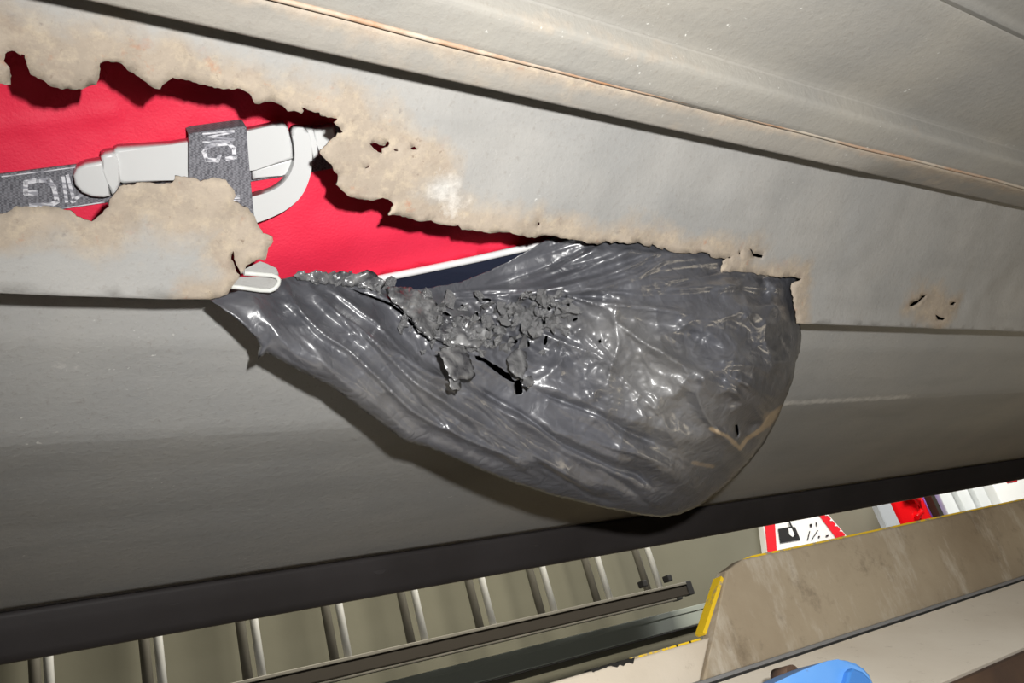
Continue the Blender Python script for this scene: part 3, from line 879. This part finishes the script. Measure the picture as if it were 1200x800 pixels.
hB = bag_height(VB)
def bagp(P, h): return base_point(P[:, 0], P[:, 1], PN, PD - h)
x, y = VB[:, 0], VB[:, 1]
dust = (.85 * np.exp(-(((x - 760 - .35 * (y - 440)) / 62) ** 2 + ((y - 445) / 75) ** 2)) + .4 * np.exp(-(((x - 850) / 80) ** 2 + ((y - 545) / 50) ** 2))
        + .3 * np.exp(-(((x - 925) / 18) ** 2 + ((y - 420) / 80) ** 2)) + .35 * np.exp(-(((x - 700) / 80) ** 2 + ((y - 375) / 20) ** 2))
        + .42 * np.exp(-(((x - 450) / 130) ** 2 + ((y - 470) / 55) ** 2)) + .3 * np.exp(-(((x - 530) / 50) ** 2 + ((y - 370) / 30) ** 2)))
dline, _ = seg_dist(VB, [(833, 502), (852, 511), (867, 525), (876, 513), (892, 503), (916, 476)])
dl2, _ = seg_dist(VB, [(812, 542), (835, 546)])
tanv = .95 * np.exp(-(dline / 3.2) ** 2) + .6 * np.exp(-(dl2 / 4) ** 2) + .7 * np.exp(-(((x - 902) / 11) ** 2 + ((y - 490) / 12) ** 2))
back_h = -.020 - .035 * np.sqrt(np.clip(seg_dist(VB, OUT, True)[0] / 90., 0, 1))
front3 = bagp(VB, hB)
plastic = empty('plastic_bag', tuple(wz(front3.mean(0))), 'torn dusty black plastic bag bulging out of the rust hole', 'bag')
# back sheet shares the outline with the front so the bag is closed
V2, F2 = cdt(out, [], 9.0)
d2, _ = seg_dist(V2, OUT, True)
h2 = bag_height(V2) * (d2 < .6) + (np.minimum(bag_height(V2), 0) - .004 - .014 * np.sqrt(np.clip(d2 / 80., 0, 1))) * (d2 >= .6)
back3 = bagp(V2, h2)
front_o = mesh_obj('front_film', wz(front3), FB, BAG, plastic, True, {'dust': dust, 'tan': tanv})
md = front_o.modifiers.new('thickness', 'SOLIDIFY'); md.thickness = .0004; md.offset = 0
mesh_obj('back_film', wz(back3), F2, BAG, plastic, True, {'dust': np.zeros(len(V2)), 'tan': np.zeros(len(V2))})

# torn flap and the many little flakes of film around the tear
from mathutils.kdtree import KDTree
kd = KDTree(len(VB))
for i, p in enumerate(VB): kd.insert((p[0], p[1], 0), i)
kd.balance()
def bag_at(px, py, lift=0.0):
    _, i, _ = kd.find((px, py, 0))
    return wz(base_point(np.array([px], float), np.array([py], float), PN, np.array([PD - hB[i] - lift]))[0])
def flap(poly, lifts, name, jitter=.0008, step=3.0):
    ol = rough_line(poly, 1.5, step, True)
    v, f = cdt(ol, [], 4.0)
    # lift: interpolated from the corners by inverse distance
    pc = np.array(poly, float); lf = np.array(lifts)
    wgt = 1 / (np.linalg.norm(v[:, None] - pc[None], axis=2) + 2) ** 2
    L = (wgt * lf).sum(1) / wgt.sum(1) + jitter * (worley(v, 9, 77)[0] - .5) * 2
    # measured from one smooth sheet so that the flap stands off the film below
    hb = np.array([hB[kd.find((p[0], p[1], 0))[1]] for p in pc])
    hh = (wgt * hb).sum(1) / wgt.sum(1) + L
    p3 = base_point(v[:, 0], v[:, 1], PN, PD - hh)
    o = mesh_obj(name, wz(p3), f, FLAKE, plastic, True)
    m_ = o.modifiers.new('thickness', 'SOLIDIFY'); m_.thickness = .0004; m_.offset = 0
    return o
flap([(513, 412), (522, 408), (535, 404), (546, 408), (552, 422), (557, 440), (553, 444), (541, 444), (533, 446), (526, 440), (521, 428), (519, 420)],
     [.020, .012, .005, .006, .012, .016, .018, .022, .024, .026, .026, .024], 'torn_flap', .0016)
flap([(526, 444), (535, 443), (540, 450), (538, 458), (530, 457), (527, 452)], [.022, .020, .018, .022, .024, .024], 'torn_flap', .001)
flap([(595, 418), (606, 408), (616, 412), (618, 432), (612, 444), (602, 438), (596, 430)], [.006, .004, .003, .005, .014, .016, .012], 'torn_flap', .001)
flap([(612, 440), (622, 440), (627, 448), (620, 456), (612, 452)], [.012, .006, .010, .014, .014], 'torn_flap', .001)
flap([(344, 323), (350, 317), (362, 320), (372, 317), (388, 321), (402, 318), (418, 321), (430, 316), (440, 320), (452, 331), (446, 341), (430, 338), (400, 334), (370, 331), (348, 328)], [.006] * 9 + [.005, .003, .003, .003, .003, .003], 'torn_rim', .003)
flap([(452, 338), (476, 336), (500, 344), (512, 356), (520, 372), (512, 388), (505, 398), (497, 392), (486, 378), (472, 362), (459, 353)], [.006, .004, .002, .002, .001, .006, .012, .012, .011, .010, .009], 'torn_flap', .003)
flap([(520, 372), (535, 370), (560, 378), (575, 392), (560, 408), (540, 404), (522, 400), (508, 396)], [.003, .003, .003, .003, .006, .008, .008, .007], 'torn_flap', .003)

def flake_mesh(k):
    r = random.Random(100 + k); bm = bmesh.new(); n = r.randint(7, 10)
    ring = []
    for i in range(n):
        a = 2 * math.pi * i / n + r.uniform(-.25, .25); q_ = r.uniform(.4, 1.15)
        ring.append(bm.verts.new((q_ * math.cos(a), q_ * math.sin(a) * .8, r.uniform(-.35, .45))))
    c = bm.verts.new((r.uniform(-.2, .2), r.uniform(-.2, .2), r.uniform(-.1, .35)))
    for i in range(n): bm.faces.new((ring[i], ring[(i + 1) % n], c))
    me = bpy.data.meshes.new('torn_flake'); bm.to_mesh(me); bm.free(); me.materials.append(FLAKE)
    me.polygons.foreach_set('use_smooth', [False] * len(me.polygons))
    return me
FM = [flake_mesh(k) for k in range(10)]
ppos = Vector(plastic.location)
tocam = Vector(-PN)
def flake(px, py, size_px, lift, tilt):
    p = Vector(bag_at(px, py, lift))
    depth = (base_point(np.array([px], float), np.array([py], float), PN, PD)[0] @ camvec(0, 0, 1))
    s = size_px / F * depth / 2
    o = bpy.data.objects.new('torn_flake', random.choice(FM)); COL.objects.link(o); o.parent = plastic
    ax = Vector((random.gauss(0, 1), random.gauss(0, 1), random.gauss(0, 1))).normalized()
    qd = tocam.to_track_quat('Z', 'Y')
    q2 = Matrix.Rotation(random.uniform(0, tilt), 3, ax).to_quaternion()
    o.rotation_mode = 'QUATERNION'
    o.rotation_quaternion = q2 @ qd @ Matrix.Rotation(random.uniform(0, 6.28), 3, 'Z').to_quaternion()
    o.location = p - ppos; o.scale = (s, s, s * random.uniform(.6, 1.2))
n = 0
while n < 210:
    u = random.random()
    if u < .62:
        c = random.uniform(0, 1)
        px = 480 + 185 * c + random.gauss(0, 9); py = 362 + 18 * math.sin(c * 3.1) + random.gauss(0, 17) - (8 if c > .75 else 0)
    elif u < .82:
        px = random.gauss(632, 22); py = random.gauss(366, 13)
    else:
        px = random.gauss(545, 22); py = random.gauss(398, 12)
    if not (452 < px < 690 and 340 < py < 452): continue
    flake(px, py, random.choice((8, 10, 13, 16, 20, 24)) * random.uniform(.85, 1.2), random.choice((.0005, .002, .004, .007)) * random.uniform(.7, 1.3), 1.0); n += 1
for k in range(46):                                          # the crinkled torn rim at the upper left
    c = k / 45
    flake(358 + 100 * c + random.uniform(-2, 2), 326 + 6 * c + 6 * c * c + random.gauss(0, 4.0), random.uniform(10, 20), random.uniform(-.001, .003), 1.25)

# ------------------------------------------------------------------ the lift the car stands on
YR = .42
def ry(px, py, dy=0.0):
    p = on_plane_y(np.array([px], float), np.array([py], float), YR + dy)[0]
    return wz(p)
a = ry(870, 655); b = ry(1200, 585); zt = (a[2] + b[2]) / 2
zb = (ry(830, 790)[2] + ry(1200, 680)[2]) / 2
zl = ry(826, 748)[2]
lift = empty('lift_runway', (1.0, YR + .25, zb - .06), 'dirty grey-brown runway of the car lift with worn yellow edges', 'car lift')
XE = 2.4
c0 = ry(852, 668); c1 = ry(835, 742); c2 = ry(822, 790)
poly = [(a[0], zt), (XE, zt), (XE, zb), (c2[0], zb), (c1[0], zl), (c0[0], c0[2])]
def vplate(poly, y0, y1, bevel):
    bm = bmesh.new(); slab(bm, [Vector((x, y0, z)) for x, z in poly], [Vector((x, y1, z)) for x, z in poly], bevel, 2); return bm
stop = bm_obj('stop_plate', vplate(poly, YR, YR + .010, .0015), RAMP, lift)
left = [(-.5, zl), (c1[0] - .0015, zl), (c2[0] - .0015, zb), (-.5, zb)]
bm_obj('side_plate', vplate(left, YR + .002, YR + .011, .0012), RAMPL, lift)['label'] = 'paler side plate left of the stop plate'
def strip(pts, wd, y0, y1, name):
    bm = bmesh.new()
    for (x0, z0), (x1, z1) in zip(pts[:-1], pts[1:]):
        d = Vector((x1 - x0, 0, z1 - z0)).normalized(); nrm = Vector((-d.z, 0, d.x)) * wd
        fr = [Vector((x0, y0, z0)) + nrm, Vector((x1, y0, z1)) + nrm, Vector((x1, y0, z1)) - nrm * .3, Vector((x0, y0, z0)) - nrm * .3]
        slab(bm, fr, [p + Vector((0, y1 - y0, 0)) for p in fr])
    return bm_obj(name, bm, YEL, lift)
strip([(a[0] + .012, zt), (XE, zt)], .0012, YR + .001, YR + .011, 'yellow_edge')
e0 = ry(850, 676); e1 = ry(829, 742)
strip([(e1[0], e1[2]), (e0[0], e0[2])], .0021, YR + .002, YR + .010, 'yellow_edge')
for pa, pb in ((742, 770), (776, 797), (801, 814), (818, 826)):
    strip([(ry(pa, 770)[0], zl), (ry(pb, 752)[0], zl)], .0011, YR + .003, YR + .010, 'yellow_edge')
TAR = mat('black_tar', (.012, .011, .010), .6)
for pa, pb, hh in ((694, 712, .0016), (718, 746, .0030)):
    xa = ry(pa, 784)[0]; xb = ry(pb, 772)[0]; bm = bmesh.new()
    pts = [(xa + (xb - xa) * k / 8, zl + .0004 - (hh * random.uniform(.4, 1) if 0 < k < 8 else 0)) for k in range(9)] + [(xa + (xb - xa) * k / 8, zl + .0012 * random.uniform(.3, 1)) for k in range(8, -1, -1)]
    slab(bm, [Vector((x, YR + .0012, z)) for x, z in pts], [Vector((x, YR + .008, z)) for x, z in pts]); bm_obj('tar_patch', bm, TAR, lift)
bm = bmesh.new(); add_box(bm, (-.5, YR + .011, zb), (XE, YR + .52, zl - .004)); bm_obj('deck', bm, RAMP, lift)
# lip under the plates, sloping ledge and the rusty beam below it
bm = bmesh.new()
slab(bm, [Vector((-.5, y_, z_)) for y_, z_ in ((YR - .002, zb + .0006), (YR + .02, zb + .004), (YR + .02, zb - .006), (YR - .004, zb - .0014))],
     [Vector((XE, y_, z_)) for y_, z_ in ((YR - .002, zb + .0006), (YR + .02, zb + .004), (YR + .02, zb - .006), (YR - .004, zb - .0014))])
LEDGE = mat('pale_ledge_paint', (.8, .74, .63), .6); t = NT(LEDGE)
t.color(t.mix(t.ramp(t.noise(90, 6, .75), .60, .74, 0, .5), t.mix(t.ramp(t.noise(9, 5), .35, .7), (.90, .83, .71), (.78, .70, .58)), (.34, .27, .19)))
DUL = mat('blue_grey_steel', (.26, .26, .26), .6)
bm_obj('lip', bm, DUL, lift)
zd = H + math.tan(math.radians(-9.15)) * (YR - .085)
led = ((YR - .007, zb - .003), (YR + .03, zb - .010), (YR - .06, zd - .02), (YR - .085, zd))
bm = bmesh.new(); slab(bm, [Vector((-.5, *p)) for p in led], [Vector((XE, *p)) for p in led], .0); bm_obj('ledge', bm, LEDGE, lift)
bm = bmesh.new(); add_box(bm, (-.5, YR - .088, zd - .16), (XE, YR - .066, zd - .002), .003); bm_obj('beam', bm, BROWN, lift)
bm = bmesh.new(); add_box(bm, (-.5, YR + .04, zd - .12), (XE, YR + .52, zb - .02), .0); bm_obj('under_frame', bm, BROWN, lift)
# posts of the lift carry the runway
for x_ in (-.3, 2.2):
    bm = bmesh.new(); add_box(bm, (x_ - .06, YR + .30, 0.0), (x_ + .06, YR + .42, zd - .12), .004); bm_obj('post', bm, RAMP, lift)

# blue jack arm with its rusty pin in front of the ledge
YJ = .31
def jy(px, py, dy=0.0): return wz(on_plane_y(np.array([px], float), np.array([py], float), YJ + dy)[0])
jc = jy(974, 818); rr_ = (jy(974, 818) - jy(974, 771)); jr = abs(rr_[2]) * .98
jack = empty('jack_arm', (jc[0], YJ, jc[2] - .3), 'blue painted jack arm with a rounded chipped end at the bottom edge', 'lift part')
def jplate(name, pxs, h0, h1, bv, m):
    bm = bmesh.new(); fr = [Vector(jy(*p)) + Vector((0, h0, 0)) for p in pxs]
    slab(bm, fr, [p + Vector((0, h1 - h0, 0)) for p in fr], bv, 2); return bm_obj(name, bm, m, jack)
arm = jplate('arm_plate', [(880, 812), (905, 801), (918, 795), (940, 785), (958, 778), (970, 774), (982, 772), (993, 772.5), (1004, 776), (1013, 782), (1020, 790), (1025, 801), (1029, 822), (1020, 870), (980, 900), (900, 880)], 0, .018, .002, BLUE)
jplate('lug', [(985, 803), (989, 788), (993, 784), (1004, 788), (1013, 797), (1017, 810), (1008, 826), (990, 824)], -.004, .001, .0012, BLUED)
pc = jy(965, 782); pr = abs((jy(965, 782) - jy(965, 768))[2])
bm = bmesh.new(); add_tube(bm, (pc[0], YJ + .020, pc[2]), (pc[0], YJ + .032, pc[2]), pr, 18); bm_obj('pin', bm, BROWN, jack, True)
bm = bmesh.new(); add_box(bm, (jc[0] - jr, YJ - .01, jc[2] - .34), (jc[0] + jr, YJ + .06, jc[2] - .30), .003); bm_obj('foot', bm, BLUE, jack)

# ------------------------------------------------------------------ ladder on the wall
YF_, YB_ = 2.42, 2.52
def wy(px, py, y): return wz(on_plane_y(np.array([px], float), np.array([py], float), y)[0])
lowF = [(304.6, 788.5), (409, 767), (498.5, 748), (578, 732), (651, 716), (715, 703), (773.5, 690)]
darkB = [(392, 770), (482, 750), (564, 734), (632, 719), (699, 705), (761, 691)]
zrail = np.mean([wy(*p, YF_)[2] for p in lowF])
xF = [wy(*p, YF_)[0] for p in lowF]; sp = np.polyfit(range(7), xF, 1)
xB = [wy(*p, YB_)[0] for p in darkB]; spb = np.polyfit(range(1, 7), xB, 1)
ladder = empty('ladder', (.8, 2.5, zrail - .04), 'aluminium extension ladder hung sideways on the olive wall below the car', 'ladder')
LW = .40
for nm, y_, s_, m_, shift in (('front', YF_, sp, ALU, 0), ('back', YB_, spb, ALUD, 0)):
    xe = s_[0] * 6 + s_[1] + .12
    for zc in (zrail - .030, zrail + LW + .030):
        bm = bmesh.new()
        add_box(bm, (-1.6, y_ - .014, zc - .020), (xe, y_ + .014, zc + .026), .003)
        rl = bm_obj('rail', bm, RAILM if nm == 'front' else ALUD, ladder)
        bm = bmesh.new(); add_box(bm, (-1.6, y_ - .019, zc + .018), (xe, y_ + .019, zc + .028), .002); bm_obj('rail_flange', bm, ALUD, rl)
        bm = bmesh.new(); add_box(bm, (xe, y_ - .017, zc - .022), (xe + .03, y_ + .017, zc + .030), .004); bm_obj('end_cap', bm, BLACK, rl)
    for k in range(-4, 7):
        xk = s_[0] * k + s_[1]
        bm = bmesh.new(); add_tube(bm, (xk, y_, zrail - .01), (xk, y_, zrail + LW + .01), .0115 if nm == 'front' else .014, 14); bm_obj('rung', bm, m_, ladder, True)
xk = sp[0] * 6 + sp[1]
for dx in (-.085, .045):
    bm = bmesh.new(); add_box(bm, (xk + dx - .011, YF_ - .022, zrail + .012), (xk + dx + .011, YF_ + .01, zrail + .036), .004); bm_obj('stop_block', bm, BLACK, ladder)
for x_ in (-1.0, 1.9):
    bm = bmesh.new(); add_box(bm, (x_ - .02, YF_ - .03, zrail + LW + .062), (x_ + .02, YW - .001, zrail + LW + .085), .003); bm_obj('wall_hook', bm, RAILM, ladder)

# cable trunking under the ladder
z1 = np.mean([wy(420, 800, 2.575)[2], wy(840, 708, 2.575)[2]]); z2 = np.mean([wy(545, 800, 2.575)[2], wy(838, 728, 2.575)[2]])
tr = empty('cable_trunking', (.5, YW, z2), 'long green-grey cable trunking on the wall under the ladder', 'trunking')
bm = bmesh.new(); add_box(bm, (-3.0, 2.603, z2), (3.4, YW - .001, z1 - .004), .004); bm_obj('channel', bm, DUCT, tr)
bm = bmesh.new(); add_box(bm, (-3.0, 2.599, z1 - .018), (3.4, 2.604, z1 + .002), .002); bm_obj('cover_lip', bm, DUCT, tr)
bm = bmesh.new(); add_box(bm, (-3.0, 2.601, z2 - .006), (3.4, YW - .001, z2 - .001), .002); bm_obj('lower_edge', bm, BLACK, tr)

# ------------------------------------------------------------------ warning sign on the wall
YS = YW - .03
def sg(px, py, h=0.0): return Vector(wy(px, py, YS - h))
corner = [(892, 600), (958, 588), (994, 630), (985, 668), (902, 670)]
sign = empty('wall_sign', tuple(sg(940, 640)), 'white warning sign with red borders and a small black picture, above the lift runway', 'sign')
def sprint(name, poly, m, h=.004, th=.002):
    bm = bmesh.new(); fr = [sg(*p, h) for p in poly]; slab(bm, fr, [p + Vector((0, th, 0)) for p in fr]); return bm_obj(name, bm, m, sign)
sprint('board', corner, SIGNW, 0, YW - YS)
sprint('red_border', [(895, 600), (907, 598), (912, 668), (902, 668)], SIGNR)
sprint('red_border', [(950, 590), (957, 589), (991, 627), (980, 630)], SIGNR)
for k in range(7):
    t_ = k / 6
    px = 958 + 34 * t_; py = 590 + 37 * t_
    sprint('border_tick', [(px - 1.2, py - .6), (px + 1.8, py + 1.6), (px - 2.4, py + 1.6)], SIGNW, .0055, .001)
pic = sprint('picture', [(912, 619.5), (926, 617), (932, 617.5), (938, 632), (914.5, 636)], SIGNK)
sprint('picture_head', [(924, 619), (927, 618.5), (930, 621), (931, 627), (929, 629), (925, 626)], SIGNW, .0065, .001)
sprint('picture_line', [(924, 611), (926, 611), (934, 627), (932, 628)], SIGNK, .0065, .001)
for poly in ([(949, 614), (952, 613.5), (951.5, 617), (949.5, 617)], [(956, 612), (957.5, 612), (958, 615.5), (956.5, 616)], [(948.6, 622), (949.4, 622), (947, 633), (946, 633)],
             [(958, 621), (959, 621), (952, 632), (951, 632)], [(959, 628), (961, 627.5), (961, 629.5), (959, 630)], [(968, 627), (971, 626.5), (971, 628), (968, 628.5)]):
    sprint('mark', poly, SIGNK)

# ------------------------------------------------------------------ goods on the shelf at the far right
YG = 2.30
def gx_(px, py): return wy(px, py, YG)[0]
zs = H + .20
shelf = empty('wall_shelf', (4.6, 2.35, zs - .03), 'shelf board on the wall behind the lift runway, under the red container', 'shelf')
bm = bmesh.new(); add_box(bm, (3.0, YG - .06, zs - .03), (7.6, YW, zs), .003); bm_obj('board', bm, BOXG, shelf)
for x_ in (3.3, 5.2, 7.2):
    bm = bmesh.new(); add_box(bm, (x_ - .015, YG, zs - .16), (x_ + .015, YW, zs - .03), .003); bm_obj('bracket', bm, RAILM, shelf)
ZT = H + .62
def block(name, xa, xb, m, label, cat, y0=YG, y1=YG + .24, top=ZT, bevel=.01):
    bm = bmesh.new(); add_box(bm, (xa, y0, zs), (xb, y1, top), bevel)
    o = bm_obj(name, bm, m); tag(o, label, cat); return o
X_ = {k: gx_(*v) for k, v in dict(g0=(1032, 602), r0=(1051, 600), r1=(1088, 593), p1=(1093, 592), v1=(1099, 590), s0=(1102, 590), s1=(1163, 578), w0=(1166, 577), w1=(1215, 568)).items()}
block('carton', X_['g0'], X_['r0'] - .012, BOXG, 'blue-grey carton left of the red container, behind the runway', 'box', YG, YG + .03)
rc = empty('red_container', ((X_['r0'] + X_['r1']) / 2, YG + .12, zs), 'glossy red plastic container behind the lift runway', 'container')
bm = bmesh.new(); add_box(bm, (X_['r0'], YG, zs), (X_['r1'], YG + .07, ZT - .06), .025); bm_obj('body', bm, REDP, rc, True)
bm = bmesh.new()
xm = (X_['r0'] + X_['r1']) / 2
path_tube(bm, [(xm - .02, YG - .012, H + .31), (xm + .03, YG - .016, H + .33), (xm + .05, YG - .016, H + .38), (xm + .01, YG - .014, H + .41), (xm - .05, YG - .010, H + .41)], .014, 8)
bm_obj('handle', bm, REDP, rc, True)
bm = bmesh.new(); add_tube(bm, (xm, YG + .035, ZT - .07), (xm, YG + .035, ZT - .01), .03, 14); bm_obj('cap', bm, BLACK, rc, True)
block('shelf_post', X_['r1'] + .012, X_['p1'] + .006, RAILM, 'thin dark upright post right of the red container', 'post', YG - .03, YG + .01, H + 1.0, .003)
bt = empty('purple_bottle', ((X_['p1'] + X_['v1']) / 2 + .02, YG + .06, zs), 'purple plastic bottle beside the dark post on the far shelf', 'bottle')
bm = bmesh.new(); add_tube(bm, (bt.location.x, YG + .06, zs), (bt.location.x, YG + .06, zs + .24), .038, 16); add_tube(bm, (bt.location.x, YG + .06, zs + .24), (bt.location.x, YG + .06, zs + .29), .038, 16, .016)
bm_obj('body', bm, PURP, bt, True)
bm = bmesh.new(); add_tube(bm, (bt.location.x, YG + .06, zs + .29), (bt.location.x, YG + .06, zs + .33), .018, 12); bm_obj('cap', bm, WHITEP, bt, True)
# a row of pale folders, each one a thing
nf = 9; x0f = X_['s0'] + .03; wf = (X_['s1'] - x0f) / nf
proto = None
for k in range(nf):
    xa = x0f + k * wf
    if proto is None:
        bm = bmesh.new(); add_box(bm, (0, 0, 0), (wf * .86, .24, .40), .006)
        me_o = bm_obj('folder', bm, PAPER); proto = me_o
        o = proto
    else:
        o = proto.copy(); COL.objects.link(o)
    o.location = (xa, YG + .012 * (k % 3), zs); o.scale = (1, 1, (1, .94, 1.04)[k % 3])
    tag(o, 'pale grey folder, %s in the row to the right of the purple bottle' % ('first', 'second', 'third', 'fourth', 'fifth', 'sixth', 'seventh', 'eighth', 'last')[k], 'folder', 'folders in a row on the far shelf')
wb = empty('white_box', ((X_['w0'] + X_['w1']) / 2, YG + .12, zs), 'white box with a red mark at the right end of the far shelf', 'box')
bm = bmesh.new(); add_box(bm, (X_['w0'] + .02, YG, zs), (X_['w1'], YG + .24, ZT), .008); bm_obj('body', bm, WHITEP, wb)
bm = bmesh.new(); q0 = wy(1179, 564, YG)[0]; q1 = wy(1190, 560, YG)[0]; zq = wy(1184, 565, YG)[2]
add_box(bm, (q0, YG - .003, zq), (q1, YG + .001, zq + .08), .001); bm_obj('red_mark', bm, SIGNR, wb)
